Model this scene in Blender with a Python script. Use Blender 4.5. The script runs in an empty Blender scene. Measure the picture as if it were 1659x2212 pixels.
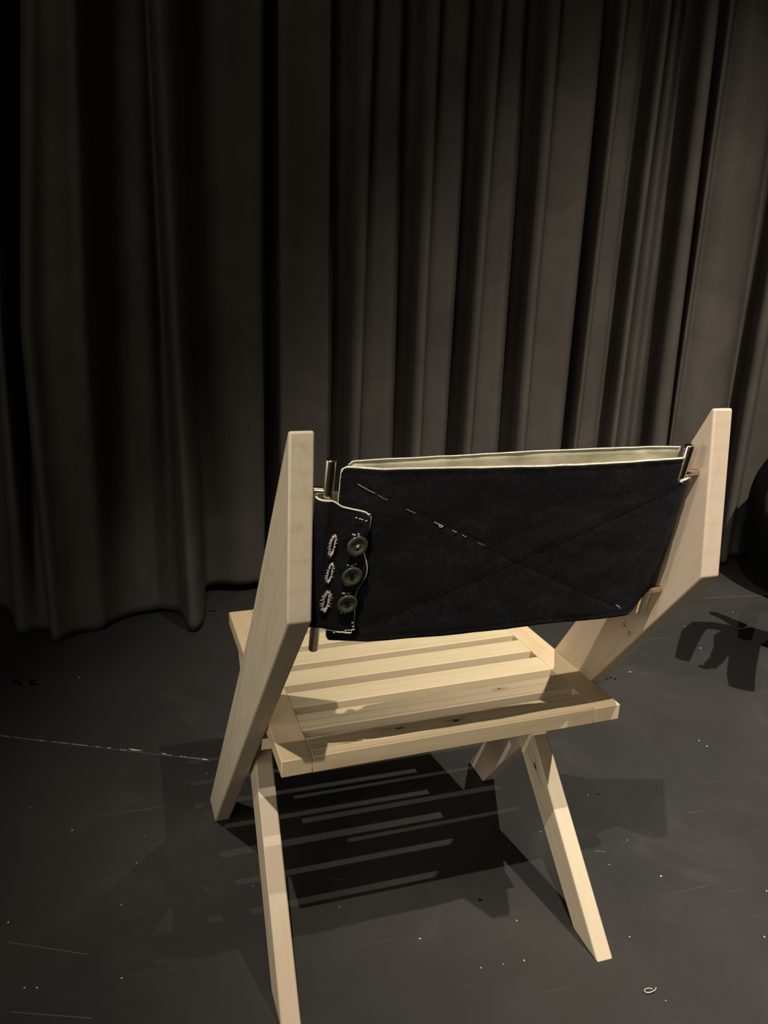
import bpy, bmesh, math, random
import numpy as np
from mathutils import Vector, Matrix, noise
random.seed(3)
C = bpy.context.scene.collection
SC = bpy.context.scene
# ------------------------------------------------------------------ camera
CAM = dict(x=-.3927, y=-1.0541, z=.9290, yaw=-.3188, pitch=.2924, roll=.0370, f=1797.62)
IW, IH = 1659, 2212
def cam_axes():
    cy, sy = math.cos(CAM['yaw']), math.sin(CAM['yaw']); cp, sp = math.cos(CAM['pitch']), math.sin(CAM['pitch'])
    f = Vector((-sy*cp, cy*cp, -sp)); r = Vector((cy, sy, 0)); u = r.cross(f)
    c, s = math.cos(CAM['roll']), math.sin(CAM['roll'])
    return r*c+u*s, u*c-r*s, f
AR, AU, AF = cam_axes(); CP = Vector((CAM['x'], CAM['y'], CAM['z']))
cam = bpy.data.objects.new('camera', bpy.data.cameras.new('camera')); C.objects.link(cam)
cam.matrix_world = Matrix(((AR.x, AU.x, -AF.x, CP.x), (AR.y, AU.y, -AF.y, CP.y), (AR.z, AU.z, -AF.z, CP.z), (0, 0, 0, 1)))
cam.data.sensor_fit = 'HORIZONTAL'; cam.data.sensor_width = 36; cam.data.lens = CAM['f']*36/IW
cam.data.clip_start = .05
SC.camera = cam
# ------------------------------------------------------------------ world, lights, exposure
w = bpy.data.worlds.new('world'); SC.world = w; w.use_nodes = True
bg = w.node_tree.nodes['Background']; bg.inputs[0].default_value = (1.0, .86, .68, 1); bg.inputs[1].default_value = .018
def lamp(name, kind, loc, target, power, color, radius, **kw):
    l = bpy.data.lights.new(name, kind); l.energy = power; l.color = color
    if kind == 'SPOT':
        l.shadow_soft_size = radius; l.spot_size = math.radians(kw['cone']); l.spot_blend = kw.get('blend', 1)
    else:
        l.shape = 'DISK'; l.size = radius
    o = bpy.data.objects.new(name, l); C.objects.link(o); o.location = loc
    o.rotation_euler = (Vector(target)-Vector(loc)).to_track_quat('-Z', 'Y').to_euler()
    return o
lamp('stage_lamp', 'SPOT', (-.732, -1.531, 3.314), (.38, .08, .1), 345, (1, .93, .82), .013, cone=39)
lamp('stage_lamp', 'SPOT', (.846, -1.131, 3.381), (1.42, .20, 0), 740, (1, .925, .81), .013, cone=63)
lamp('side_fill', 'SPOT', (-3.6, -.75, 1.15), (-.1, -.1, .50), 150, (1, .96, .84), .45, cone=30)  # added soft fill from the left, brightens the left-facing wood
lamp('broad_fill', 'AREA', (-2.6, -3.4, 2.2), (-.5, .6, .4), 24, (1, .95, .84), 1.6)  # added broad fill, lifts the dark floor and curtain at the left
SC.view_settings.view_transform = 'Standard'; SC.view_settings.look = 'None'
SC.view_settings.exposure = 0; SC.view_settings.gamma = 1; SC.view_settings.use_curve_mapping = False

def ray(u, v): return AF + AR*((u-IW/2)/CAM['f']) - AU*((v-IH/2)/CAM['f'])
def on_z(u, v, z=0.):
    d = ray(u, v); return CP + d*((z-CP.z)/d.z)
def on_y(u, v, y):
    d = ray(u, v); return CP + d*((y-CP.y)/d.y)

# ------------------------------------------------------------------ materials
class NT:
    def __init__(s, name):
        s.m = bpy.data.materials.new(name); s.m.use_nodes = True; s.t = s.m.node_tree; s.b = s.t.nodes['Principled BSDF']
    def n(s, k, **kw):
        x = s.t.nodes.new(k)
        for a, b in kw.items(): setattr(x, a, b)
        return x
    def l(s, a, b): s.t.links.new(a, b)
    def val(s, sock, v):
        if hasattr(v, 'links') or hasattr(v, 'is_linked'): s.l(v, sock)
        else: sock.default_value = v
    def math(s, op, a, b=None, c=None, clamp=False):
        x = s.n('ShaderNodeMath', operation=op, use_clamp=clamp); s.val(x.inputs[0], a)
        if b is not None: s.val(x.inputs[1], b)
        if c is not None: s.val(x.inputs[2], c)
        return x.outputs[0]
    def mapr(s, v, a, b, c=0., d=1.):
        x = s.n('ShaderNodeMapRange'); x.interpolation_type = 'SMOOTHSTEP'
        s.val(x.inputs[0], v)
        for i, q in enumerate((a, b, c, d)): s.val(x.inputs[i+1], q)
        return x.outputs[0]
    def mix(s, f, a, b, mode='MIX'):
        x = s.n('ShaderNodeMix', data_type='RGBA', blend_type=mode); s.val(x.inputs[0], f)
        for i, q in ((6, a), (7, b)):
            if isinstance(q, tuple): x.inputs[i].default_value = (*q, 1)
            else: s.l(q, x.inputs[i])
        return x.outputs[2]
    def noise(s, vec, scale, detail=3, rough=.5, dist=0.):
        x = s.n('ShaderNodeTexNoise'); s.l(vec, x.inputs['Vector']); x.inputs['Scale'].default_value = scale
        x.inputs['Detail'].default_value = detail; x.inputs['Roughness'].default_value = rough; x.inputs['Distortion'].default_value = dist
        return x.outputs['Fac']
    def vscale(s, vec, sc, off=(0, 0, 0)):
        x = s.n('ShaderNodeMapping'); s.l(vec, x.inputs[0]); x.inputs['Scale'].default_value = sc; x.inputs['Location'].default_value = off
        return x.outputs[0]
    def bump(s, h, st, dist=.001):
        x = s.n('ShaderNodeBump'); x.inputs['Strength'].default_value = st; x.inputs['Distance'].default_value = dist; s.l(h, x.inputs['Height'])
        s.l(x.outputs[0], s.b.inputs['Normal'])
    def set(s, **kw):
        for k, v in kw.items():
            sk = s.b.inputs[k.replace('_', ' ')]
            if isinstance(v, tuple) and len(v) == 3: v = (*v, 1)
            s.val(sk, v)

def wood(name, seed=0., base=(.60, .47, .30), dark=(.44, .30, .165), streak=.35, knots=(), figure=0.):
    """grain: vertex attribute 'grain' = metres (along, across, through) the board"""
    t = NT(name); at = t.n('ShaderNodeAttribute', attribute_name='grain').outputs['Vector']
    off = (seed*7.3, seed*3.1, seed*1.7)
    # knots bend the grain: distance masks in board metres
    kn = None; halo = None
    sx = t.n('ShaderNodeSeparateXYZ'); t.l(at, sx.inputs[0])
    for (a, b, ra, rb) in knots:
        da = t.math('DIVIDE', t.math('SUBTRACT', sx.outputs[0], a), ra); db = t.math('DIVIDE', t.math('SUBTRACT', sx.outputs[1], b), rb)
        d = t.math('SQRT', t.math('ADD', t.math('MULTIPLY', da, da), t.math('MULTIPLY', db, db)))
        k = t.mapr(d, .45, 1., 1, 0); h = t.mapr(d, .8, 5., 1, 0)
        kn = k if kn is None else t.math('MAXIMUM', kn, k); halo = h if halo is None else t.math('MAXIMUM', halo, h)
    v1 = t.vscale(at, (1.6, 26, 26), off)
    big = t.noise(v1, 1.6, 4, .55, 1.2)
    fine = t.noise(t.vscale(at, (14, 420, 420), off), 1., 3, .6)
    mott = t.noise(t.vscale(at, (16, 30, 30), off), 1.3, 3, .6, .4)
    ring = t.n('ShaderNodeTexWave', wave_type='BANDS', bands_direction='Y', wave_profile='SIN')
    t.l(t.vscale(at, (.9, 16, 9), off), ring.inputs[0]); ring.inputs['Scale'].default_value = 1.1; ring.inputs['Distortion'].default_value = 5.5
    ring.inputs['Detail'].default_value = 2.5; ring.inputs['Detail Scale'].default_value = .6
    s = t.mapr(big, .5, .78)
    c = t.mix(t.math('MULTIPLY', s, streak), base, dark)
    c = t.mix(t.math('MULTIPLY', t.mapr(ring.outputs['Fac'], .82, 1.), .16+figure*.3), c, dark)
    c = t.mix(t.math('MULTIPLY', t.mapr(mott, .42, .75), .28), c, (.66, .47, .36))
    c = t.mix(t.math('MULTIPLY', t.mapr(fine, .45, .8), .14), c, (.46, .33, .2))
    if kn is not None:
        sw = t.noise(t.vscale(at, (10, 40, 40), off), 2.2, 3, .6, 2.)
        c = t.mix(t.math('MULTIPLY', halo, t.mapr(sw, .42, .66, .05, .72)), c, (.25, .15, .075))
        c = t.mix(kn, c, (.075, .04, .02))
    t.set(Base_Color=c, Roughness=t.mapr(mott, .2, .8, .42, .58)); t.b.inputs['Specular IOR Level'].default_value = .35
    t.bump(t.math('ADD', t.math('MULTIPLY', fine, .6), big), .12, .0006)
    return t.m

def plain(name, col, rough=.5, metal=0., spec=.5, nscale=0, namt=0., bumpst=0.):
    t = NT(name); t.set(Base_Color=col, Roughness=rough, Metallic=metal); t.b.inputs['Specular IOR Level'].default_value = spec
    if nscale:
        g = t.n('ShaderNodeNewGeometry').outputs['Position']; nz = t.noise(g, nscale, 4, .6)
        c = t.mix(t.mapr(nz, .3, .75), tuple(x*(1-namt) for x in col), tuple(min(1, x*(1+namt)) for x in col)); t.set(Base_Color=c)
        if bumpst: t.bump(nz, bumpst, .001)
    return t.m

def mat_floor():
    t = NT('black_stage_paint'); g = t.n('ShaderNodeNewGeometry').outputs['Position']
    a = t.noise(g, 1.7, 4, .55, .6); b = t.noise(g, 6., 5, .6, .8)
    c = t.mix(t.mapr(a, .35, .68), (.031, .031, .028), (.043, .039, .036))
    c = t.mix(t.math('MULTIPLY', t.mapr(b, .55, .8), .5), c, (.058, .054, .048))
    def streaks(rot, sc, thr, col, amt, c, off):
        m = t.n('ShaderNodeMapping'); t.l(g, m.inputs[0]); m.inputs['Rotation'].default_value = (0, 0, rot); m.inputs['Scale'].default_value = sc; m.inputs['Location'].default_value = off
        nz = t.noise(m.outputs[0], 1., 3, .55, .3); gate = t.noise(g, 2.3+off[0], 2, .5)
        f = t.math('MULTIPLY', t.mapr(nz, thr, thr+.05), t.mapr(gate, .5, .68))
        return t.mix(t.math('MULTIPLY', f, amt), c, col)
    c = streaks(.5, (4, 95, 1), .66, (.12, .118, .11), .3, c, (.1, 0, 0))
    c = streaks(-.65, (5, 130, 1), .68, (.13, .125, .12), .28, c, (.4, 3, 0))
    c = streaks(1.9, (5, 110, 1), .69, (.12, .12, .11), .28, c, (.8, 9, 0))
    vo = t.n('ShaderNodeTexVoronoi'); t.l(g, vo.inputs['Vector']); vo.inputs['Scale'].default_value = 26
    vg = t.n('ShaderNodeTexVoronoi'); t.l(g, vg.inputs['Vector']); vg.inputs['Scale'].default_value = 26
    sepc = t.n('ShaderNodeSeparateColor'); t.l(vg.outputs['Color'], sepc.inputs[0])
    f = t.math('MULTIPLY', t.mapr(vo.outputs['Distance'], .02, .045, 1, 0), t.mapr(sepc.outputs[0], .95, .97))
    c = t.mix(t.math('MULTIPLY', f, .6), c, (.3, .29, .26))
    t.set(Base_Color=c, Roughness=t.mapr(b, .3, .75, .40, .60)); t.b.inputs['Specular IOR Level'].default_value = .35
    t.bump(t.math('ADD', b, t.noise(g, 60, 3, .6)), .1, .002)
    return t.m

def mat_curtain(name, col):
    t = NT(name); g = t.n('ShaderNodeNewGeometry').outputs['Position']
    a = t.noise(g, 5, 5, .6, .5); f = t.noise(g, 420, 2, .6)
    mk = t.noise(g, 11, 3, .5, 1.)
    c = t.mix(t.mapr(a, .3, .75), tuple(x*.82 for x in col), tuple(x*1.15 for x in col))
    c = t.mix(t.math('MULTIPLY', t.mapr(mk, .68, .78), .4), c, tuple(x*.45 for x in col))
    c = t.mix(t.math('MULTIPLY', f, .25), c, tuple(x*.6 for x in col))
    t.set(Base_Color=c, Roughness=.9); t.b.inputs['Specular IOR Level'].default_value = .1
    t.b.inputs['Sheen Weight'].default_value = .3; t.b.inputs['Sheen Roughness'].default_value = .3; t.b.inputs['Sheen Tint'].default_value = (*col, 1)
    t.bump(f, .25, .0008)
    return t.m

def mat_denim():
    t = NT('black_denim'); g = t.n('ShaderNodeNewGeometry').outputs['Position']
    f = t.noise(t.vscale(g, (1, 1, 1.6)), 900, 3, .75); m = t.noise(g, 130, 4, .7, .6); b = t.noise(g, 22, 3, .6)
    c = t.mix(t.mapr(m, .4, .68), (.0028, .0029, .0035), (.0125, .0130, .0150))
    c = t.mix(t.math('MULTIPLY', t.mapr(f, .48, .72), .8), c, (.052, .053, .060))
    c = t.mix(t.math('MULTIPLY', t.mapr(b, .35, .7, 1, 0), .6), c, (.0035, .0035, .0042))
    t.set(Base_Color=c, Roughness=.82); t.b.inputs['Specular IOR Level'].default_value = .22
    t.b.inputs['Sheen Weight'].default_value = .025; t.b.inputs['Sheen Tint'].default_value = (.8, .82, .9, 1)
    t.bump(t.math('ADD', f, t.math('MULTIPLY', m, 1.5)), .55, .0012)
    return t.m

M = {}
M['floor'] = mat_floor()
M['curtain'] = mat_curtain('taupe_velour', (.090, .079, .067))
M['denim'] = mat_denim()
M['lining'] = plain('cream_lining', (.72, .66, .47), .8, 0, .2, 60, .12, .3)
M['piping'] = plain('cream_edge_binding', (.74, .70, .55), .6, 0, .3, 200, .15, .3)
M['thread'] = plain('white_thread', (.75, .72, .66), .6)
M['pale_thread'] = plain('pinkish_cotton_thread', (.58, .49, .43), .75)
M['black_thread'] = plain('black_thread', (.008, .008, .009), .95, 0, .05)
M['steel'] = plain('polished_nickel', (.62, .54, .42), .2, 1., .5)
M['button'] = plain('olive_horn_button', (.075, .070, .047), .13, 0., .6, 90, .2)
M['button_centre'] = plain('horn_button_dish', (.045, .042, .030), .15, 0., .8)
M['black'] = plain('black_cloth', (.003, .003, .003), .9, 0, .1)
M['blackmetal'] = plain('black_painted_metal', (.008, .008, .008), .5, 0, .3)
M['blackwall'] = plain('black_wall_paint', (.01, .01, .01), .9, 0, .1)
M['fleck'] = plain('white_paint_fleck', (.62, .60, .52), .6)
M['smudge_hole'] = plain('black_smudge_and_hole', (.004, .004, .004), .9, 0, .1)  # floor smudges, and the painted dark of button holes and slits
M['gum'] = plain('brown_splinter', (.33, .2, .11), .7)
M['plastic'] = plain('clear_plastic', (.55, .55, .52), .15, 0., .8)

# ------------------------------------------------------------------ mesh helpers
def link(name, me, mats, parent=None, smooth=False, bevel=0, seg=2, angle=30):
    o = bpy.data.objects.new(name, me); C.objects.link(o)
    for m in (mats if isinstance(mats, (list, tuple)) else [mats]): me.materials.append(m)
    if parent: o.parent = parent
    if smooth:
        for p in me.polygons: p.use_smooth = True
    if bevel:
        b = o.modifiers.new('bevel', 'BEVEL'); b.width = bevel; b.segments = seg; b.limit_method = 'ANGLE'; b.angle_limit = math.radians(angle)
        b.harden_normals = False
        for p in me.polygons: p.use_smooth = True
        try: me.set_sharp_from_angle(angle=math.radians(40))
        except Exception: pass
    return o
def mesh(name, vs, fs, grain=None):
    me = bpy.data.meshes.new(name); me.from_pydata([tuple(v) for v in vs], [], fs); me.update()
    bm = bmesh.new(); bm.from_mesh(me); bmesh.ops.recalc_face_normals(bm, faces=bm.faces); bm.to_mesh(me); bm.free()
    if grain is not None:
        a = me.attributes.new('grain', 'FLOAT_VECTOR', 'POINT'); a.data.foreach_set('vector', [c for g in grain for c in g])
    return me
def empty(name, loc, label, cat, group=None):
    o = bpy.data.objects.new(name, None); o.empty_display_size = .05; C.objects.link(o); o.location = loc
    o['label'] = label; o['category'] = cat
    if group: o['group'] = group
    return o
def tag(o, label, cat, group=None, kind=None):
    o['label'] = label; o['category'] = cat
    if group: o['group'] = group
    if kind: o['kind'] = kind
    return o
def tube_geo(pts, r, n=12, vs=None, fs=None, cap=True, round_end=False):
    """r: radius or list"""
    if vs is None: vs, fs = [], []
    pts = [Vector(p) for p in pts]; rr = r if isinstance(r, (list, tuple)) else [r]*len(pts)
    up = None; b0 = len(vs)
    for i, p in enumerate(pts):
        d = (pts[min(i+1, len(pts)-1)]-pts[max(i-1, 0)]).normalized()
        if up is None:
            up = Vector((0, 0, 1)) if abs(d.z) < .9 else Vector((1, 0, 0))
        a = d.cross(up).normalized(); up = a.cross(d).normalized()
        for k in range(n):
            t = 2*math.pi*k/n; vs.append(p+(a*math.cos(t)+up*math.sin(t))*rr[i])
    for i in range(len(pts)-1):
        for k in range(n):
            A = b0+i*n+k; B = b0+i*n+(k+1) % n; fs.append((A, B, B+n, A+n))
    if cap:
        fs.append(tuple(b0+k for k in range(n))); fs.append(tuple(b0+(len(pts)-1)*n+k for k in range(n)))
    return vs, fs
def rod_profile(P0, P1, r, ch=.0012, n=24):
    P0, P1 = Vector(P0), Vector(P1); d = (P1-P0).normalized()
    return tube_geo([P0, P0+d*ch*.35, P0+d*ch, P1-d*ch, P1-d*ch*.35, P1], [r-ch, r-ch*.35, r, r, r-ch*.35, r-ch], n)

# ------------------------------------------------------------------ setting
fl_me = mesh('floor', [(-7, -5, 0), (8, -5, 0), (8, 3.0, 0), (-7, 3.0, 0), (-7, -5, -.05), (8, -5, -.05), (8, 3.0, -.05), (-7, 3.0, -.05)],
             [(0, 1, 2, 3), (4, 5, 6, 7), (0, 1, 5, 4), (1, 2, 6, 5), (2, 3, 7, 6), (3, 0, 4, 7)])
fo = link('floor', fl_me, M['floor']); fo['kind'] = 'structure'; fo['label'] = 'scuffed black painted stage floor'
wv = [(-7, 2.2, 0), (8, 2.2, 0), (8, 2.2, 4.2), (-7, 2.2, 4.2), (-7, 2.3, 0), (8, 2.3, 0), (8, 2.3, 4.2), (-7, 2.3, 4.2)]
wo = link('wall_back', mesh('wall_back', wv, [(0, 1, 2, 3), (4, 5, 6, 7), (0, 1, 5, 4), (1, 2, 6, 5), (2, 3, 7, 6), (3, 0, 4, 7)]), M['blackwall']); wo['kind'] = 'structure'

# ------------------------------------------------------------------ curtains: control lines (u at image rows 0, 700, 1250) and depth y
def catmull(P, n):
    out = []; N = len(P)
    for i in range(N-1):
        p0, p1, p2, p3 = P[max(i-1, 0)], P[i], P[i+1], P[min(i+2, N-1)]
        for k in range(n):
            t = k/n
            out.append(.5*((2*p1)+(-p0+p2)*t+(2*p0-5*p1+4*p2-p3)*t*t+(-p0+3*p1-3*p2+p3)*t*t*t))
    out.append(P[-1]); return out
def chaikin(P, it=2):
    for _ in range(it):
        Q = [P[0]]
        for a, b in zip(P[:-1], P[1:]): Q += [a*.75+b*.25, a*.25+b*.75]
        P = Q+[P[-1]]
    return P
def build_curtain(name, ctrl, ztop, label, group=None, seed=0):
    rows = [0]*0; nz = 60; grid = []
    lines = []
    for (u0, u1, u2, y0, y1, y2, hem) in ctrl:
        A = on_y(u0, 0, y0); B = on_y(u1, 700, y1); D = on_y(u2, 1250, y2)
        lines.append((A, B, D, hem))
    def at(line, z):
        A, B, D, hem = line
        if z >= B.z:
            t = (z-B.z)/(A.z-B.z); s = Vector((B.x+(A.x-B.x)*t, B.y+(A.y-B.y)*min(t, 1.6)))
        else:
            t = (B.z-z)/(B.z-D.z); s = Vector((B.x+(D.x-B.x)*t, B.y+(D.y-B.y)*min(t, 1.15)))
        return s
    for j in range(nz+1):
        f = (j/nz)**1.25
        pts = []
        for ln in lines:
            hem = ln[3]; z = hem+(ztop-hem)*f
            s = at(ln, z); pts.append(Vector((s.x, s.y, z)))
        pts = chaikin(pts, 2)
        for i, p in enumerate(pts):
            n1 = noise.noise(Vector((p.x*5+seed, p.z*1.1, 0)))*.006 + noise.noise(Vector((p.x*14+seed, p.z*2.2, 4)))*.0025
            p.y += n1
        grid.append(pts)
    n = len(grid[0]); vs = [p for r in grid for p in r]; fs = []
    for j in range(nz):
        for i in range(n-1): fs.append((j*n+i, j*n+i+1, (j+1)*n+i+1, (j+1)*n+i))
    me = mesh(name, vs, fs); o = link(name, me, M['curtain'], smooth=True)
    sd = o.modifiers.new('thickness', 'SOLIDIFY'); sd.thickness = .003; sd.offset = 0
    tag(o, label, 'curtain', group)
    # turned and stitched hem band along the bottom edge
    hv, hf = [], []
    bot = [(g+Vector((0, -.0032, 0))) for g in grid[0]]
    return o
L = []
def c(u0, u1, u2, y0, y2=None, hem=.008, y1=None):
    y2 = y0 if y2 is None else y2
    L.append((u0, u1, u2, y0, y0*.45+y2*.55 if y1 is None else y1, y2, hem))
# left curtain
c(-520, -520, -520, 1.22, 1.25); c(-430, -430, -430, 1.10, 1.10); c(-340, -330, -320, 1.22, 1.25); c(-240, -230, -210, 1.12, 1.1)
c(-150, -140, -120, 1.22, 1.27); c(-60, -45, -40, 1.25, 1.27, .01)
c(-34, -14, 24, 1.25, 1.20, .01, 1.25); c(-30, -12, 27, 1.10, 1.045, .01, 1.08); c(-20, 0, 42, 1.08, 1.03, .008, 1.05)
c(-8, 14, 62, 1.15, 1.045, .008, 1.10); c(20, 26, 78, 1.25, 1.065, .008, 1.23); c(44, 41, 96, 1.25, 1.06, .008, 1.23)
c(47, 44, 98, 1.16, 1.03, .008, 1.14); c(49, 46, 100, 1.07, .98, .008, 1.02); c(62, 58, 108, 1.03, .960, .008, .99)
c(92, 92, 132, 1.055, .985, .008, 1.045); c(122, 132, 166, 1.05, 1.01, .008, 1.045); c(148, 170, 212, 1.0, 1.0, .008, .99)
c(170, 194, 230, 1.02, 1.03, .008, 1.015); c(190, 212, 258, 1.14, 1.075, .008, 1.13); c(236, 258, 298, 1.21, 1.10, .012, 1.20)
c(270, 286, 322, 1.20, 1.095, .014, 1.16); c(298, 322, 342, 1.205, 1.10, .014, 1.145); c(318, 350, 374, 1.23, 1.10, .010, 1.21)
c(324, 363, 393, 1.20, 1.06, .008, 1.16); c(327, 367, 397, 1.08, .985, .008, 1.04); c(340, 378, 406, 1.045, .952, .008, 1.01); c(366, 392, 424, 1.065, .958, .008, 1.03)
c(388, 405, 436, 1.12, 1.0, .010, 1.08); c(394, 410, 440, 1.24, 1.18, .020); c(430, 436, 448, 1.27, 1.205, .024); c(478, 472, 478, 1.26, 1.20, .026)
c(516, 516, 516, 1.20, 1.18, .026); c(540, 540, 538, 1.175, 1.18, .026)
c(560, 558, 560, 1.165, 1.19, .026); c(571, 570, 574, 1.18, 1.2, .024); c(574, 573, 577, 1.27, 1.28, .02); c(640, 640, 650, 1.3, 1.31, .02)
build_curtain('stage_curtain', L, 3.5, 'dark taupe velour curtain with loose flaring folds, left of the gap behind the chair', 'stage curtains', 1)
# right curtain
L = []
c(602, 603, 606, 1.24, 1.24); c(600, 602, 605, 1.13, 1.13); c(606, 608, 610, 1.105, 1.105); c(660, 660, 662, 1.125, 1.12); c(712, 706, 700, 1.115, 1.11)
def pleat(P0, P1, E0, E1, yb=1.20, yp=1.115, ye=1.065):
    """panel ends at P, a recessed valley follows, the rounded ridge ends at E"""
    ext = lambda a, b: b+(b-a)*550/700
    def k(a, b, y, hem=.01): c(a, b, ext(a, b), y, y, hem)
    w0, w1 = E0-P0, E1-P1
    k(P0-4, P1-4, yp-.005); k(P0, P1, yp+.02); k(P0+1, P1+1, yb-.02)
    k(P0+w0*.12, P1+w1*.12, yb); k(P0+w0*.34, P1+w1*.34, yb-.03); k(P0+w0*.50, P1+w1*.50, (yb+ye)/2)
    k(P0+w0*.66, P1+w1*.66, ye+.022); k(P0+w0*.84, P1+w1*.84, ye+.004); k(E0-2, E1-2, ye+.002); k(E0, E1, ye+.012)
    k(E0+.5, E1+.5, yp+.02); k(E0+2, E1+2, yp+.012)
def flat(a, b, y=1.11):
    c(a, b, b+(b-a)*550/700, y, y, .01)
pleat(718, 712, 810, 785); flat(840, 818, 1.12)
pleat(872, 852, 952.5, 920); flat(985, 947, 1.12)
pleat(1017, 975, 1087, 1036); flat(1112, 1063, 1.12)
pleat(1137, 1090, 1212, 1155); flat(1258, 1196, 1.115)
pleat(1305, 1237, 1356, 1277, yp=1.105); flat(1385, 1303, 1.12)
pleat(1398, 1315, 1452, 1362, yb=1.165, yp=1.13)
pleat(1475, 1387, 1552, 1470, yp=1.12)
flat(1560, 1474, 1.17); flat(1574, 1480, 1.085); flat(1584, 1485.5, 1.07); flat(1587, 1488, 1.09); flat(1588, 1489, 1.135)
flat(1606, 1506, 1.115); flat(1630, 1535, 1.095); flat(1665, 1575, 1.10)
pleat(1700, 1594, 1790, 1664); flat(1840, 1710, 1.12)
pleat(1880, 1750, 1960, 1815); flat(2000, 1850, 1.12)
pleat(2050, 1900, 2140, 1980); flat(2200, 2040, 1.12)
pleat(2260, 2090, 2360, 2180); flat(2400, 2220, 1.12); flat(2600, 2400, 1.2)
build_curtain('stage_curtain', L, 3.5, 'dark taupe velour curtain with tight vertical pleats, behind the chair and to its right', 'stage curtains', 7)

# ------------------------------------------------------------------ the chair (fitted dimensions, metres)
P = dict(Ty=-.2902, Tz=.7719, By=-.3088, Bz=.5825, Fry=.18, Ffy=.2455, t=.0249, U1y=-.113, dTzR=.0151, dByR=-.0041, dBzR=.0147,
 pxL=-.2414, paL=-.0197, pbL=.0289, pdyL=-.0012, lxL=-.2424, laL=-.0171, lbL=.0406, ldyL=.0054,
 pxR=.2245, paR=.0021, pbR=.0108, pdyR=-.0118, lxR=.2303, laR=-.0052, lbR=-.01, ldyR=-.0054,
 Gfy=-.1948, Gry=-.2609, Kfy=.1685, Kry=.0768, tl=.0255, Sx=.0018, Wr=.46, Sfy=.2766, Sry=-.2063, Sz=.3591, Sp=-.0285, Sr=.0293,
 Sa=.0042, sth=.0226, endb=.0381, Sc=.0216, g=.0212, RTy=-.2930, RTz=.7442, RBy=-.2468, RBz=.5276,
 rbL=-.0097, rbR=-.0079, rdyL=-.0074, rdyR=.0074, P1=.1449, P2=.8613)
chair = empty('low_chair', (0, -.02, 0), 'pale maple x-frame chair with slatted seat and black denim sling back, seen from behind', 'chair')
chair_parts = []
def local(o):
    """keep world placement of a mesh built in world coordinates when parenting under the chair empty"""
    o.data.transform(Matrix.Translation(-Vector(chair.location))); return o
def add(name, me, mats, parent=None, label=None, **kw):
    me.transform(Matrix.Translation(-Vector(chair.location)))
    o = link(name, me, mats, parent or chair, **kw)
    if label: o['label'] = label
    return o
def ppt(s, side, y, z):
    sg = -1 if s == 'L' else 1
    return Vector((P['px'+s]+sg*side*P['t']+P['pa'+s]*y+P['pb'+s]*z, y+P['pdy'+s], z))
def lpt(s, side, y, z):
    sg = -1 if s == 'L' else 1
    x = P['lx'+s]+P['la'+s]*y+P['lb'+s]*z
    if s == 'L' and z > .2: x = -.2270
    return Vector((x-sg*side*P['tl'], y+P['ldy'+s], z))
def spt(x, y, dz=0.):
    return Vector((P['Sx']+x+P['Sa']*y, y-P['Sa']*x, P['Sz']+P['Sp']*y+P['Sr']*x-P['Sc']*y*y+dz))
def prism(name, fn, s, prof, mat, axis, sides=(0, 1), bevel=.0022, label=None, gs=0., seg=3):
    a = Vector((axis[0], axis[1])).normalized(); b = Vector((-a.y, a.x))
    n = len(prof); vs, gr = [], []
    for k in sides:
        for (y, z) in prof:
            vs.append(fn(s, k, y, z)); q = Vector((y, z)); gr.append((q.dot(a)+gs, q.dot(b), k*.025))
    fs = [tuple(range(n)), tuple(range(n, 2*n))]+[(i, (i+1) % n, n+(i+1) % n, n+i) for i in range(n)]
    return add(name, mesh(name, vs, fs, gr), mat, bevel=bevel, label=label, seg=seg)
M['woodA'] = wood('maple_left_post', 1.3, (.57, .475, .335), (.41, .32, .19), .6)
M['woodB'] = wood('maple_right_post', 2.7, (.66, .525, .385), (.52, .38, .25), .4, knots=[(.507, -.098, .0025, .0022), (.509, -.086, .003, .0018)])
M['woodC'] = wood('maple_left_leg', 4.1, (.62, .495, .345), (.5, .36, .22), .5, figure=.4)
M['woodD'] = wood('maple_right_leg', 5.9, (.60, .50, .345), (.48, .34, .19), .5, knots=[(.0868, .1632, .009, .0045), (.058, .2075, .0055, .0045)], figure=.6)
for s in 'LR':
    dT = P['dTzR'] if s == 'R' else 0; dB = P['dBzR'] if s == 'R' else 0; dy = P['dByR'] if s == 'R' else 0
    prof = [(P['Ty'], P['Tz']+dT), (P['By']+dy, P['Bz']+dB), (P['Fry'], 0), (P['Ffy'], 0), (P['U1y'], .5), (P['Ty']+.005, P['Tz']+dT)]
    prism('side_post', ppt, s, prof, M['woodA' if s == 'L' else 'woodB'], (-.5, .8), bevel=.0034, seg=4, label='angled side post on the left, its outer face greyer' if s == 'L' else 'angled side post on the right, its inner face in view')
    K = .333+(P['Sr']*(-.23 if s == 'L' else .23))
    e = lambda a, b: a+(b-a)*(K/.33)
    prof = [(P['Gfy'], 0), (P['Gry'], 0), (e(P['Gry'], P['Kry']), K), (e(P['Gfy'], P['Kfy']), K)]
    prism('leg', lpt, s, prof, M['woodC' if s == 'L' else 'woodD'], (.36, .33), label=None)
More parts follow.
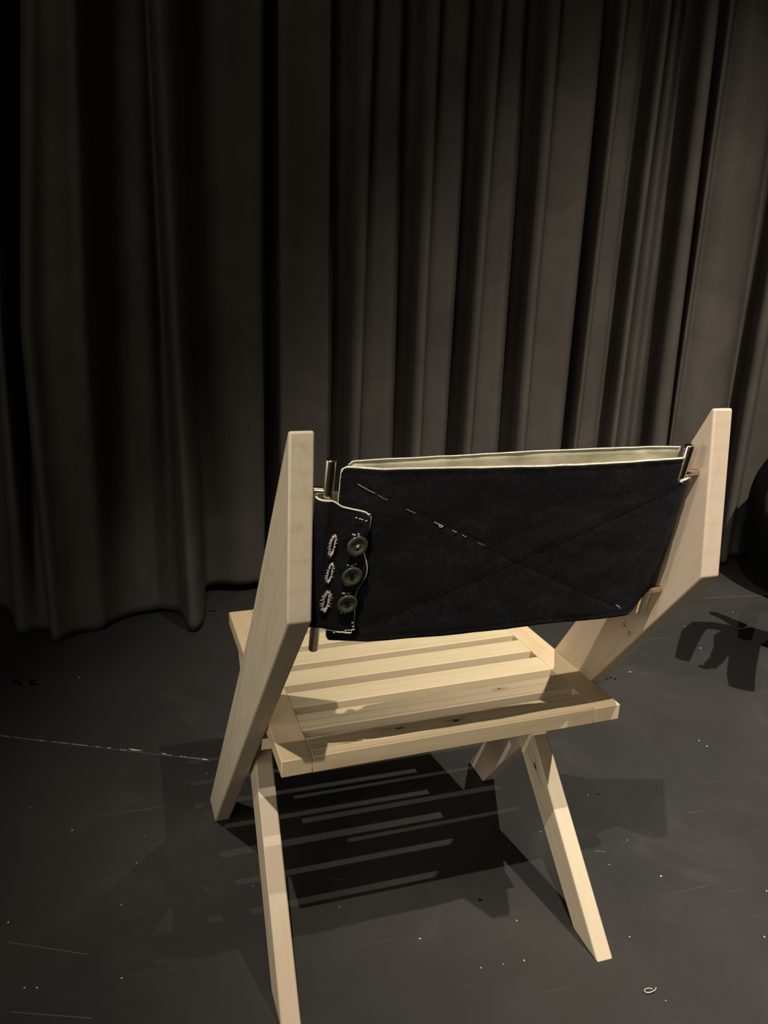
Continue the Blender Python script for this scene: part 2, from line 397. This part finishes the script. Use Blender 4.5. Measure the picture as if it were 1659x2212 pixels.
# seat: two end boards, eight slats between them
S = [.0398, .0209, -.021, -.0431, -.0857, -.1041, -.1452, -.1634]
gaps = [(.2270, .2080), (.1640, .1450), (.1020, .0830), (.0398, .0209), (-.021, -.0431), (-.0857, -.1041), (-.1452, -.1634)]
ys = [P['Sfy']]+[v for g_ in gaps for v in g_]+[P['Sry']]
w2 = P['Wr']/2; ex = w2-P['endb']
def seat_board(name, x0, x1, y0, y1, mat, along, seed, nseg=6, bevel=.0018, label=None, top=0.):
    vs, gr, fs = [], [], []
    nx, ny = (nseg, 1) if along == 'x' else (1, nseg)
    for k, dz in enumerate((top, -P['sth'])):
        for j in range(ny+1):
            for i in range(nx+1):
                x = x0+(x1-x0)*i/nx; y = y0+(y1-y0)*j/ny; vs.append(spt(x, y, dz))
                g_ = (x+seed, y, k*.02+seed) if along == 'x' else (y+seed, x, k*.02)
                gr.append(g_)
    n = (nx+1)*(ny+1); idx = lambda i, j, k: k*n+j*(nx+1)+i
    for k in (0, 1):
        for j in range(ny):
            for i in range(nx): fs.append((idx(i, j, k), idx(i+1, j, k), idx(i+1, j+1, k), idx(i, j+1, k)))
    for i in range(nx):
        for j in (0, ny): fs.append((idx(i, j, 0), idx(i+1, j, 0), idx(i+1, j, 1), idx(i, j, 1)))
    for j in range(ny):
        for i in (0, nx): fs.append((idx(i, j, 0), idx(i, j+1, 0), idx(i, j+1, 1), idx(i, j, 1)))
    return add(name, mesh(name, vs, fs, gr), mat, bevel=bevel, label=label)
M['slat'] = wood('maple_slat', .6, (.60, .495, .31), (.48, .35, .18), .4)
M['slatknot'] = wood('maple_slat_with_knot', 3.6, (.60, .475, .29), (.42, .28, .14), .6, knots=[(.003, -.180, .0065, .0045), (-.072, -.176, .009, .0025)], figure=1.)
M['slatfig'] = wood('maple_slat_figured', 8.6, (.60, .49, .32), (.44, .30, .17), .6, knots=[(.093, -.118, .004, .0018)], figure=1.1)
M['endboard'] = wood('maple_end_board', 6.6, (.60, .465, .28), (.46, .32, .16), .4)
for i in range(8):
    y0, y1 = ys[2*i], ys[2*i+1]
    last = i == 7
    seat_board('seat_slat', -ex, ex, y0, y1, M['slatknot'] if last else M['slatfig'] if i == 6 else M['slat'], 'x', 0. if i >= 6 else i*.9, label='rearmost slat with a dark knot' if last else None, bevel=.0010)
for sg in (-1, 1):
    seat_board('end_board', sg*ex, sg*w2, ys[0], ys[-1], M['endboard'], 'y', sg*2., bevel=.0012)
# tenon strips joining slats under the end boards (stub rails under the seat)
# ------------------------------------------------------------------ steel rods and their pins
def rpt(s, tt):
    sg = -1 if s == 'L' else 1
    z = P['RTz']+tt*(P['RBz']-P['RTz']); y = P['RTy']+tt*(P['RBy']-P['RTy'])
    b = ppt(s, 0, 0, z)
    return Vector((b.x-sg*P['g']+P['rb'+s]*(z-.65), y+P['rdy'+s]+P['pdy'+s], z))
RR = .0053
rods = {}
for s in 'LR':
    a, b = rpt(s, -.012), rpt(s, 1.015)
    rods[s] = (rpt(s, 0), rpt(s, 1))
    v, f = rod_profile(a, b, RR)
    rod = add('steel_rod', mesh('steel_rod', v, f), M['steel'], smooth=True)
    rod.data.set_sharp_from_angle(angle=math.radians(50))
    for tt in (P['P1'], P['P2']):
        r = rpt(s, tt); q = ppt(s, 0, r.y-P['pdy'+s], r.z); q.y += .007 if s == 'L' else 0; q2 = q+(q-r).normalized()*.003
        v, f = tube_geo([q2, r], .0043, 20)
        pn = add('pin', mesh('pin', v, f), M['steel'], parent=rod, smooth=True); pn.data.set_sharp_from_angle(angle=math.radians(50))

# ------------------------------------------------------------------ sling back
# frame of the sling: O on the line through rod tops, ex = +X, down = along the rods, N = away from the camera side
OO = (rods['L'][0]+rods['R'][0])/2
DN = ((rods['L'][1]-rods['L'][0])+(rods['R'][1]-rods['R'][0])).normalized()
EX = Vector((1, 0, 0)); EX = (EX-DN*EX.dot(DN)).normalized(); NN = DN.cross(EX).normalized()
if NN.y < 0: NN = -NN
EXR = (rods['R'][0]-rods['L'][0]).normalized()
def F(x, h, n): 
    return OO+EX*x+DN*h+NN*n+Vector((0, 1, 0))*(((rods['R'][0]-rods['L'][0]).y)*(x/.41))
def rodx(s, h):
    a, b = rods[s]; q = a+(b-a)*(h/.2215); return (q-OO).dot(EX)
TH = .0022
def cloth(name, grid, flip, mats, parent=None, label=None, rim=True, bindtop=True):
    """grid[j][i] of (x,h,n) centre surface; outer face = denim (0), inner = lining (1), rim = binding (2)"""
    nj, ni = len(grid), len(grid[0]); pts = np.array([[list(F(*g)) for g in row] for row in grid])
    du = np.gradient(pts, axis=1); dv = np.gradient(pts, axis=0); nn = np.cross(du, dv); nn /= np.linalg.norm(nn, axis=2, keepdims=True)+1e-12
    if flip: nn = -nn
    A = pts+nn*TH/2; B = pts-nn*TH/2
    vs = [tuple(p) for p in A.reshape(-1, 3)]+[tuple(p) for p in B.reshape(-1, 3)]; o = ni*nj
    fs, mi = [], []
    for j in range(nj-1):
        for i in range(ni-1):
            q = (j*ni+i, j*ni+i+1, (j+1)*ni+i+1, (j+1)*ni+i)
            fs.append(q); mi.append(0); fs.append(tuple(o+k for k in q)); mi.append(1)
    edge = [(0*ni+i, 0*ni+i+1) for i in range(ni-1)]+[((nj-1)*ni+i, (nj-1)*ni+i+1) for i in range(ni-1)]+[(j*ni, (j+1)*ni) for j in range(nj-1)]+[(j*ni+ni-1, (j+1)*ni+ni-1) for j in range(nj-1)]
    for a, b in edge: fs.append((a, b, o+b, o+a)); mi.append(2)
    me = bpy.data.meshes.new(name); me.from_pydata(vs, [], fs); me.polygons.foreach_set('material_index', mi); me.update()
    bm = bmesh.new(); bm.from_mesh(me); bmesh.ops.recalc_face_normals(bm, faces=bm.faces); bm.to_mesh(me); bm.free()
    ob = add(name, me, mats, parent=parent, label=label, smooth=True)
    return ob
MS = [M['denim'], M['lining'], M['piping']]
def lerp(a, b, t): return a+(b-a)*t
def sm(t): t = max(0, min(1, t)); return t*t*(3-2*t)
def wob(x, h, k=1.): return noise.noise(Vector((x*22, h*26, k)))*.0016+noise.noise(Vector((x*60, h*55, k+5)))*.0005
def roundc(x, xa, r):  # corner rounding amount at horizontal distance from an edge
    d = abs(x-xa)
    return r-math.sqrt(max(0, r*r-(r-d)**2)) if d < r else 0
# rear layer, nearest the camera
def rear_top(x): return .0083+.0006*math.sin(x*17+.6)+roundc(x, -.1945, .006)-.0006*sm((x-.1)/.1)
def rear_bot(x):
    b = .2150-.0006*math.sin(x*30)-roundc(x, -.1945, .006)
    if x > .178: b -= .036*sm((x-.178)/.030)
    return b
def rear_n(x, h):
    e = min(1, (x+.195)/.05)
    n = lerp(-.001, -.0085, sm(e)) + .004*math.sin(math.pi*(x+.2)/.4)*-1 + wob(x, h)
    return n
# quilted X of stitching pinches the cloth
XS = [((-.1772, .0252), (.1637, .2006)), ((-.1548, .1937), (.1960, .0440))]
def xd(x, h):
    best = 9
    for (a, b) in XS:
        ax, ay = a; bx, by = b; t = max(0, min(1, ((x-ax)*(bx-ax)+(h-ay)*(by-ay))/((bx-ax)**2+(by-ay)**2)))
        best = min(best, math.hypot(x-ax-t*(bx-ax), h-ay-t*(by-ay)))
    return best
grid = []
NX, NH = 170, 80
for j in range(NH+1):
    row = []
    for i in range(NX+1):
        x = lerp(-.1945, .2035, i/NX); t = j/NH; h = lerp(rear_top(x), rear_bot(x), t)
        # the right edge pulls in above the rod's upper pin and towards the bottom
        if x > .19: 
            k = (x-.19)/.0135; lim = .0045 if h < .036 else .0135
            x2 = .19+k*lim
        else: x2 = x
        d = xd(x, h); pin = .00045*math.exp(-(d/.004)**2)
        ed = min(h-rear_top(x), rear_bot(x)-h); seam = .0007*math.exp(-((ed-.006)/.0016)**2)
        row.append((x2, h, rear_n(x, h)+pin+seam))
    grid.append(row)
sling = cloth('denim_sling', grid, True, MS, label='black denim sling lined in cream, laced round two steel rods')
# front layer (far side), bowed away from the rear one, its cream lining faces the camera
def fr_top(x): return lerp(.0062, .0008, sm((x+.2)/.38))+roundc(x, -.186, .008)
grid = []
for j in range(31):
    row = []
    for i in range(91):
        x = lerp(-.186, .1990, i/90); t = j/30; h = lerp(fr_top(x), .213-(.034*sm((x-.18)/.03)), t)
        n = .0080+.003*math.sin(math.pi*max(0, min(1, (x+.2)/.41)))**.8+wob(x, h, 3)*1.3
        row.append((x, h, n))
    grid.append(row)
cloth('sling_front_layer', grid, False, MS, parent=sling, label='far cloth layer, its cream lining showing above the near one')
# right wrap, round the rod between the two notches
grid = []
for j in range(25):
    row = []
    h = lerp(.036, .180, j/24); cx = rodx('R', h)
    for i in range(25):
        a = math.pi*i/24; r = RR+.0030
        row.append((cx-.005+math.sin(a)*(r+.0055)+(0 if h > .045 else .001), h-.0025*math.sin(a)*(1-j/24), -math.cos(a)*(r)+wob(.2, h, 2)))
    grid.append(row)
cloth('rod_loop', grid, True, MS, parent=sling)
# left wrap and buttoned flap: from the far layer, round the rod, over the near layer
def flap_right(h): # wavy free edge
    t = (h-.052)/.146
    return -.1640-.0045*t-.0045*math.sin(t*math.pi*3.1+.2)*(.35+.65*sm(t*1.2))*.9+(.0016*math.sin(t*17))
flap_top = lambda x: lerp(.0400, .0530, max(0, min(1, (x+.212)/.046))**.8)+roundc(x, -.166, .004)
flap_bot = lambda x: .1910+.0070*sm((x+.206)/.034)-roundc(x, -.168, .004)
grid = []
NJ = 60; NA = 18; NF = 44
for j in range(NJ+1):
    row = []; t = j/NJ
    h0 = lerp(.040, .190, t); cx = rodx('L', h0); r = RR+.0026
    for i in range(8):                      # tail coming off the far layer
        x = lerp(-.150, cx, i/8); row.append((x, lerp(.040, .190, t), lerp(.0140, r, i/8)))
    for i in range(NA+1):
        a = math.pi*i/NA; row.append((cx-math.sin(a)*(r+.0035), h0, math.cos(a)*r-.0018*(i/NA)))
    for i in range(1, NF+1):
        s_ = i/NF; x = lerp(cx, -.1640, s_); h = lerp(flap_top(x), flap_bot(x), t)
        h = lerp(h0, h, sm(s_*3)); x = lerp(cx, flap_right(h), s_)
        lift = .0030*sm((s_-.75)/.25)*(.5+.5*math.sin(h*120))
        row.append((x, h, -r-.0018-.0032*math.sin(math.pi*s_*.5)-lift+wob(x, h, 8)*1.1))
    grid.append(row)
cloth('buttoned_flap', grid, True, MS, parent=sling, label='flap folded over the left rod, wavy cream edge')
flap = [o for o in sling.children if o.name.startswith('buttoned_flap')][0]
def fn(x, h): return -.0142
# stitching: one white slipped thread at the upper left arm of the X, dark stitches for the rest, dark hems
def stitches(name, pts, mat, L_=.0030, gap=.0011, r=.00028, off=-.0013, parent=None, fnn=None, label=None):
    vs, fs = [], []
    for (a, b) in zip(pts[:-1], pts[1:]):
        a = Vector(a); b = Vector(b); D = (b-a).length; n = int(D/(L_+gap))
        for k in range(n):
            p = a+(b-a)*(k*(L_+gap)/D); q = p+(b-a)*(L_/D); mid = (p+q)/2
            f_ = fnn or rear_n
            P3 = [F(p.x, p.y, f_(p.x, p.y)-TH/2+.0004), F(mid.x, mid.y, f_(mid.x, mid.y)-TH/2-.0003), F(q.x, q.y, f_(q.x, q.y)-TH/2+.0004)]
            tube_geo(P3, r, 5, vs, fs)
    o = add(name, mesh(name, vs, fs), mat, parent=parent or sling, label=label); o['kind'] = 'stuff'; return o
lp = lambda A, B, t: (A[0]+(B[0]-A[0])*t, A[1]+(B[1]-A[1])*t)
A0, A1 = XS[0]
stitches('cross_stitching', [lp(A0, A1, .42), A1], M['black_thread'], r=.00032)
stitches('cross_stitching', [XS[1][0], XS[1][1]], M['black_thread'], r=.00032)
# slack white thread, thinning out along the upper-left arm
wt_v, wt_f = [], []
for t0, t1, rr in ((.0, .05, .00022), (.06, .09, .00010), (.15, .18, .00014), (.245, .275, .00032), (.31, .325, .00026), (.345, .36, .0002), (.40, .43, .00010)):
    pts = [lp(A0, A1, lerp(t0, t1, q/8)) for q in range(9)]
    tube_geo([F(x, h, rear_n(x, h)-TH/2-.0002-.0008*math.sin(math.pi*q/8)) for q, (x, h) in enumerate(pts)], rr, 6, wt_v, wt_f)
xx, hh = lp(A0, A1, .27)
tube_geo([F(xx+.0022*math.cos(a)-.001, hh+.0014*math.sin(a), rear_n(xx, hh)-.003) for a in [k*.9 for k in range(6)]], .0003, 6, wt_v, wt_f)
add('slack_thread', mesh('slack_thread', wt_v, wt_f), M['thread'], parent=sling, label='loose white thread along the diagonal seam')['kind'] = 'stuff'
stitches('hem_stitching', [(lerp(-.188, .188, q/24), rear_top(lerp(-.188, .188, q/24))+.006) for q in range(25)], M['black_thread'], r=.00018)
wl_v, wl_f = [], []
tube_geo([F(.158+q*.0017, .1965+q*.0012+.0006*math.sin(q*2), rear_n(.16, .2)-.0022-.0004*q) for q in range(5)], .00028, 5, wl_v, wl_f)
add('loose_thread', mesh('loose_thread', wl_v, wl_f), M['thread'], parent=sling)

# cream bindings along visible raw edges
def binding(name, pts, r, label=None):
    v, f = tube_geo([F(*p) for p in pts], r, 8); return add(name, mesh(name, v, f), M['piping'], parent=sling, label=label, smooth=True)
binding('edge_binding', [(-.1942, .06, rear_n(-.1942, .06)+.0003)]+[(-.1942, lerp(.05, .0145, q/6), rear_n(-.194, .02)+.0004) for q in range(7)]+[(x, rear_top(x)-.0001, rear_n(x, 0)+.0006) for x in [lerp(-.1935, .1955, q/80) for q in range(81)]], .00085, 'cream edge along the top and left of the near layer')
binding('edge_binding', [(x, fr_top(x)-.0001, .0078+.003*math.sin(math.pi*max(0, min(1, (x+.2)/.41)))**.8+wob(x, fr_top(x), 3)*1.3-.0008) for x in [lerp(-.185, .1985, q/80) for q in range(81)]], .0009, 'cream edge along the top of the far layer')
ft = []
cxx = rodx('L', .04)
for i in range(7, 14): a = math.pi*i/13; ft.append((cxx-math.sin(a)*(.0114), .0398, math.cos(a)*.008-.0018*(i/13)-.0004))
for q in range(1, 25):
    s_ = q/24; x = lerp(cxx, -.1652, s_); h = lerp(.040, flap_top(x), sm(s_*3)); ft.append((x, h-.0003, -.0100-.0032*math.sin(math.pi*s_*.5)-.0030*sm((s_-.75)/.25)*(.5+.5*math.sin(h*120))))
binding('edge_binding', ft, .0010, 'cream edge along the top of the flap')
fe = []
for q in range(41):
    h = lerp(.056, .194, q/40); fe.append((flap_right(h)+.0002, h, -.0134-.0030*(.5+.5*math.sin(h*120))))
binding('edge_binding', fe, .00055, 'thin frayed edge down the side of the flap')
fb = [(lerp(-.2050, -.1700, q/16), flap_bot(lerp(-.2050, -.1700, q/16))+.0004, -.0104-.0028*math.sin(math.pi*.5*q/16)-.0012*sm((q/16-.75)/.25)) for q in range(17)]
binding('edge_binding', fb, .0009, 'pale edge along the bottom of the flap')

# glue-glossed white stitch blobs on the flap corners
gv, gf = [], []
rng = random.Random(5)
for (xa, ha, xb, hb, nb) in ((-.1790, .0560, -.1685, .0600, 4), (-.1900, .1945, -.1690, .1925, 8), (-.1705, .183, -.1700, .193, 3)):
    for k in range(nb):
        t = k/max(1, nb-1); x = lerp(xa, xb, t)+rng.uniform(-.0006, .0006); h = lerp(ha, hb, t)+rng.uniform(-.0006, .0006)
        tube_geo([F(x-.0010, h, -.0158), F(x, h+.0002, -.0168), F(x+.0011, h+rng.uniform(-.0005, .0005), -.0158)], [.0003, .00055, .0003], 6, gv, gf)
add('corner_stitching', mesh('corner_stitching', gv, gf), M['thread'], parent=flap, smooth=True)['kind'] = 'stuff'

# buttons
def disc_lathe(prof, n=36):
    vs, fs = [], []
    for (r, z) in prof:
        for k in range(n): vs.append(Vector((r*math.cos(2*math.pi*k/n), r*math.sin(2*math.pi*k/n), z)))
    for i in range(len(prof)-1):
        for k in range(n):
            a = i*n+k; b = i*n+(k+1) % n; fs.append((a, b, b+n, a+n))
    fs.append(tuple(range(n))); fs.append(tuple((len(prof)-1)*n+k for k in range(n)))
    return vs, fs
def frame(x, h, n, tx=0., ty=0.):
    o = F(x, h, n); z = (-NN+EX*tx-DN*ty).normalized(); xx_ = (EX-z*EX.dot(z)).normalized(); yy = z.cross(xx_)
    return o, xx_, yy, z
def placed(vs, fr):
    o, a, b, c_ = fr; return [o+a*v.x+b*v.y+c_*v.z for v in vs]
for (bx, bh, tx, ty, sd) in ((-.1751, .0881, .10, .05, 1), (-.1775, .1239, .03, .0, 2), (-.1793, .1577, -.02, -.02, 3)):
    fr = frame(bx, bh, -.0180, tx, ty)
    prof = [(.0096, -.0014), (.0108, -.0008), (.0111, .0002), (.0105, .0010), (.0092, .0013), (.0078, .0009), (.0062, .0001), (.0060, -.0003), (.0006, -.0006)]
    v, f = disc_lathe(prof)
    b = add('button', mesh('button', placed(v, fr), f), M['button'], parent=flap, smooth=True)
    b.data.set_sharp_from_angle(angle=math.radians(60))
    # four holes as black discs with thread crossing, their inner shade painted
    hv, hf = [], []
    for k in range(4):
        a = math.pi/4+k*math.pi/2+.2
        c0 = Vector((.0021*math.cos(a), .0021*math.sin(a), -.0004))
        for i in range(12): hv.append(c0+Vector((.00115*math.cos(i*math.pi/6), .00115*math.sin(i*math.pi/6), .00004)))
        hf.append(tuple(range(k*12, k*12+12)))
    # thin plates for hole mouths get a little depth
    base = len(hv); hv += [p-Vector((0, 0, .0004)) for p in hv[:base]]
    for k in range(4):
        hf.append(tuple(base+k*12+i for i in range(12)))
        for i in range(12): a_, b_ = k*12+i, k*12+(i+1) % 12; hf.append((a_, b_, base+b_, base+a_))
    add('button_hole', mesh('button_hole', placed(hv, fr), hf), M['smudge_hole'], parent=flap)
    tv, tf = [], []
    for k in range(2):
        a = math.pi/4+k*math.pi/2+.2
        tube_geo([Vector((.0022*math.cos(a)*q, .0022*math.sin(a)*q, .0003+.0006*(1-q*q))) for q in (-1, -.5, 0, .5, 1)], .00042, 6, tv, tf)
    add('button_thread', mesh('button_thread', placed(tv, fr), tf), M['thread'] if sd == 1 else M['black_thread'], parent=flap)
    # thread ends of the hidden buttonhole peeking out above and below
    ev, ef = [], []; rg = random.Random(sd)
    for sgn, cnt in ((-1, 6), (1, 4)):
        for k in range(cnt):
            x = bx+rg.uniform(-.0045, .0045)-.001; h = bh+sgn*rg.uniform(.0100, .0130)
            tube_geo([F(x-.001, h, -.0150), F(x, h+.0003, -.0158), F(x+.0012, h+rg.uniform(-.0006, .0006), -.0150)], [.0003, .0006, .0003], 6, ev, ef)
    add('buttonhole_stitching', mesh('buttonhole_stitching', ev, ef), M['pale_thread'], parent=flap)['kind'] = 'stuff'
# three frayed, hand-sewn buttonholes with no button in them
for (bx, bh, hl, wd, sd) in ((-.1997, .0881, .0130, .0036, 11), (-.1998, .1205, .0120, .0036, 12), (-.2010, .1552, .0134, .0050, 13)):
    ev, ef = [], []; rg = random.Random(sd)
    for k in range(64):
        a = 2*math.pi*k/64; ca, sa = math.cos(a), math.sin(a)
        lean = .0022*(-sa)*0-.10*0
        xin = bx+ca*wd*.22+(-.10)*(sa*hl)*1.0; hin = bh+sa*hl*.72
        ro = rg.uniform(.8, 1.35); xo = bx+ca*wd*1.05*ro+(-.10)*(sa*hl); ho = bh+sa*hl*rg.uniform(.92, 1.12)+rg.uniform(.0, .0016)
        lift = rg.uniform(.0006, .0018)
        tube_geo([F(xin, hin, -.0128), F((xin+xo)/2, (hin+ho)/2, -.0130-lift), F(xo, ho, -.0128-rg.uniform(0, .001))], [.00042, .00052, .00020], 5, ev, ef)
    add('buttonhole_stitching', mesh('buttonhole_stitching', ev, ef), M['pale_thread'], parent=flap)['kind'] = 'stuff'
    sv = [F(bx+q*.0006*s2-.10*qh, bh+qh, -.0140) for s2, q in ((1, 1),) for qh in (0,)]
    v, f = tube_geo([F(bx+.10*.008, bh-.0075, -.0132), F(bx, bh, -.0136), F(bx-.10*.008, bh+.0075, -.0132)], [.0004, .0010, .0004], 8)
    add('buttonhole_slit', mesh('buttonhole_slit', v, f), M['smudge_hole'], parent=flap)

# ------------------------------------------------------------------ dark objects cut off by the right edge
# big rounded black tub seat
tub = empty('round_pouf', (1.642, .80, 0), 'big round black object on the floor, cut off by the right edge of the photo', 'pouf')
vs, fs = [], []; n = 48
prof = [(.0, .015), (.12, .012), (.185, .04), (.228, .11), (.243, .20), (.243, .29), (.226, .36), (.188, .42), (.12, .45), (.0, .46)]
dense = catmull([Vector((a, b)) for a, b in prof], 4)
for p in dense:
    for k in range(n):
        a = 2*math.pi*k/n; vs.append((max(p.x, .0005)*math.cos(a), max(p.x, .0005)*math.sin(a), p.y))
for i in range(len(dense)-1):
    for k in range(n): a = i*n+k; b = i*n+(k+1) % n; fs.append((a, b, b+n, a+n))
fs.append(tuple(range(n))); fs.append(tuple((len(dense)-1)*n+k for k in range(n)))
link('cushion', mesh('cushion', vs, fs), M['black'], tub, smooth=True)

# made-up black stand outside the frame, shaped to cast the hooked shadow
LB = Vector((.846, -1.131, 3.381))
def up_to(u, v, z):
    g = on_z(u, v, 0); return g+(LB-g)*(z/LB.z)
HZ = .45
st = empty('shadow_caster', (up_to(1668, 1392, HZ).x, up_to(1668, 1392, HZ).y, 0), 'unseen shadow caster beyond the right edge, a made-up black stand shaped to throw the hooked shadow', 'stand')
def stp(name, pts, r, n=12):
    v, f = tube_geo([Vector(p)-st.location for p in pts], r, n); return link(name, mesh(name, v, f), M['blackmetal'], st, smooth=True)
body = up_to(1668, 1392, HZ)
stp('pole', [(body.x, body.y, .0), (body.x, body.y, HZ+.03)], .016)
stp('base', [(body.x, body.y, 0.0), (body.x, body.y, .006), (body.x, body.y, .02)], [.10, .10, .03], 28)
q = lambda u, v, z=HZ: up_to(u, v, z)
stp('head', [q(1560, 1352), q(1590, 1370), q(1625, 1372), q(1668, 1385), q(1720, 1400)], [.018, .03, .045, .045, .05], 16)
stp('hook', [q(1590, 1362), q(1545, 1352), q(1512, 1350), q(1494, 1368), q(1483, 1395), q(1474, 1424)], [.022, .020, .020, .022, .019, .0155])
stp('hook', [q(1585, 1365), q(1563, 1380), q(1560, 1402), q(1548, 1425), q(1532, 1440)], [.022, .022, .018, .015, .013])
stp('hook', [q(1532, 1441), q(1520, 1442), q(1512, 1438)], [.008, .008, .007])
stp('caster_finger', [q(1600, 1352), q(1570, 1337), q(1545, 1326), q(1534, 1325)], [.022, .015, .013, .010])
stp('caster_post', [q(1608, 1385), q(1604, 1430), q(1600, 1462), q(1602, 1486)], [.034, .028, .027, .025], 16)

# ------------------------------------------------------------------ flecks, scratches and the worn seam on the floor
def flat_chip(u, v, w_, h_, ang, vs, fs, z=.0006, sd=0, n=7):
    o = on_z(u, v, 0); rg = random.Random(sd*13+int(u)+int(v)); b = len(vs)
    for zz in (z, 0.0001):
        for k in range(n):
            a = 2*math.pi*k/n; r_ = 1+.35*math.sin(k*2.3+u)
            x, y = w_*math.cos(a)*r_, h_*math.sin(a)*r_
            vs.append(Vector((o.x+x*math.cos(ang)-y*math.sin(ang), o.y+x*math.sin(ang)+y*math.cos(ang), zz)))
    fs.append(tuple(b+k for k in range(n))); fs.append(tuple(b+n+k for k in range(n)))
    for k in range(n): fs.append((b+k, b+(k+1) % n, b+n+(k+1) % n, b+n+k))
vs, fs = [], []
white = [(907, 2028, 3), (1405, 2141, 0), (1149, 1655, 2.6), (1510, 1600, 3), (1527, 1612, 3), (1428, 1893, 3.6), (1116, 1989, 2.6), (1132, 2075, 2.6), (1039, 2091, 2.2), (1360, 2024, 2.6),
  (1480, 1444, 0), (1513, 1400, 4.4), (1479, 1353, 2.4), (1583, 1322, 3), (156, 1794, 3), (18, 1993, 3), (80, 2134, 3), (53, 2134, 2.6), (263, 2113, 2.8), (65, 1744, 1.8), (447, 1671, 2.), (171, 1464, 4), (625, 1974, 2.),
  (1651, 2024, 3), (1656, 1925, 3), (1270, 1718, 2.), (1168, 1797, 2.4), (1087, 2083, 1.6), (1355, 1815, 2.), (1438, 2162, 1.8), (255, 1323, 4), (424, 1322, 2.4), (1316, 1868, 2.), (733, 1960, 2.), (295, 1865, 1.8), (262, 1955, 2)]
for i, (u, v, s_) in enumerate(white):
    if s_: flat_chip(u, v, .00055*s_, .00035*s_, i*.7, vs, fs, sd=i)
o = link('paint_fleck', mesh('paint_fleck', vs, fs), M['fleck']); tag(o, 'tiny white paint flecks and crumbs scattered over the black floor', 'flecks', kind='stuff')
# worn seam between two floor sheets, pale where the paint has chipped
vs, fs = [], []
rg = random.Random(4)
sa, sb = on_z(-30, 1586), on_z(452, 1643); D = sb-sa; ang = math.atan2(D.y, D.x)
for k in range(120):
    t = rg.random(); v_ = on_z(lerp(-30, 452, t), lerp(1586, 1643, t)+4*math.sin(t*3.1)*0)
    dens = .25+.75*max(0, math.sin(t*9-1.2))
    if rg.random() > dens: continue
    u = lerp(-30, 452, t); v = lerp(1586, 1641, t)
    flat_chip(u, v, rg.uniform(.002, .006), rg.uniform(.0003, .0007), ang+rg.uniform(-.05, .05), vs, fs, sd=k)
flat_chip(291, 1620, .012, .0017, ang, vs, fs); flat_chip(441, 1640, .006, .0016, ang, vs, fs); flat_chip(353, 1628, .004, .0010, ang, vs, fs); flat_chip(236, 1616, .004, .001, ang, vs, fs); flat_chip(88, 1600, .005, .0008, ang, vs, fs)
o = link('worn_seam', mesh('worn_seam', vs, fs), M['fleck']); tag(o, 'worn pale seam running across the floor at the left', 'floor seam', kind='stuff')
v, f = [], []
for (a, b, wd) in (((-30, 1586), (452, 1643), .0006), ((15, 2035), (190, 2062), .0004), ((22, 2186), (200, 2200), .0004), ((1520, 1292), (1659, 1286), .0006), ((1285, 1838), (1309, 1841), .0006), ((712, 1898), (738, 1901), .0005)):
    A_, B_ = on_z(*a), on_z(*b); d = (B_-A_).normalized(); sd_ = Vector((-d.y, d.x, 0))*wd; k = len(v)
    for zz in (.0005, .0001): v += [A_+sd_+Vector((0, 0, zz)), B_+sd_+Vector((0, 0, zz)), B_-sd_+Vector((0, 0, zz)), A_-sd_+Vector((0, 0, zz))]
    f += [(k, k+1, k+2, k+3), (k+4, k+5, k+6, k+7), (k, k+1, k+5, k+4), (k+1, k+2, k+6, k+5), (k+2, k+3, k+7, k+6), (k+3, k, k+4, k+7)]
M['scratch'] = plain('grey_scratch', (.12, .115, .10), .6)
o = link('floor_scratch', mesh('floor_scratch', v, f), M['scratch']); tag(o, 'thin grey scratches in the floor paint', 'scratches', kind='stuff')
vs, fs = [], []
flat_chip(1037, 1944, .0030, .0028, 0, vs, fs, n=12); flat_chip(458, 1320, .012, .004, 0, vs, fs); flat_chip(1292, 1716, .0022, .002, 0, vs, fs)
for i, (u, v_) in enumerate(((34, 1474), (43, 1478), (68, 1477), (75, 1479), (38, 1470), (1255, 1000), (70, 1470))):
    if v_ > 1100: flat_chip(u, v_, .009, .005, i, vs, fs, sd=i)
for i, (u, v_) in enumerate(((1311, 1467), (1319, 1464), (1328, 1467))): flat_chip(u, v_, .005, .003, i*.6, vs, fs, z=.0004, sd=i)
o = link('black_spot', mesh('black_spot', vs, fs), M['smudge_hole']); tag(o, 'small black smudges and screw holes in the floor', 'smudges', kind='stuff')
g0 = on_z(1361, 1454); v, f = tube_geo([g0+Vector((-.004, 0, .002)), g0+Vector((0, .001, .0025)), g0+Vector((.004, .001, .002))], [.001, .002, .0012], 7)
o = link('wood_crumb', mesh('wood_crumb', v, f), M['gum']); tag(o, 'small brown crumb on the floor right of the chair', 'crumb')
g0 = on_z(1402, 2143); pts = []
for k in range(15):
    a = .4+k*.42; pts.append(g0+Vector((.0075*math.cos(a)*(1 if k < 12 else 1.3), .0042*math.sin(a), .0012+.0003*k)))
v, f = tube_geo(pts, .0007, 7)
o = link('plastic_tie', mesh('plastic_tie', v, f), M['plastic'], smooth=True); tag(o, 'small curl of clear plastic near the lower right corner', 'plastic scrap')
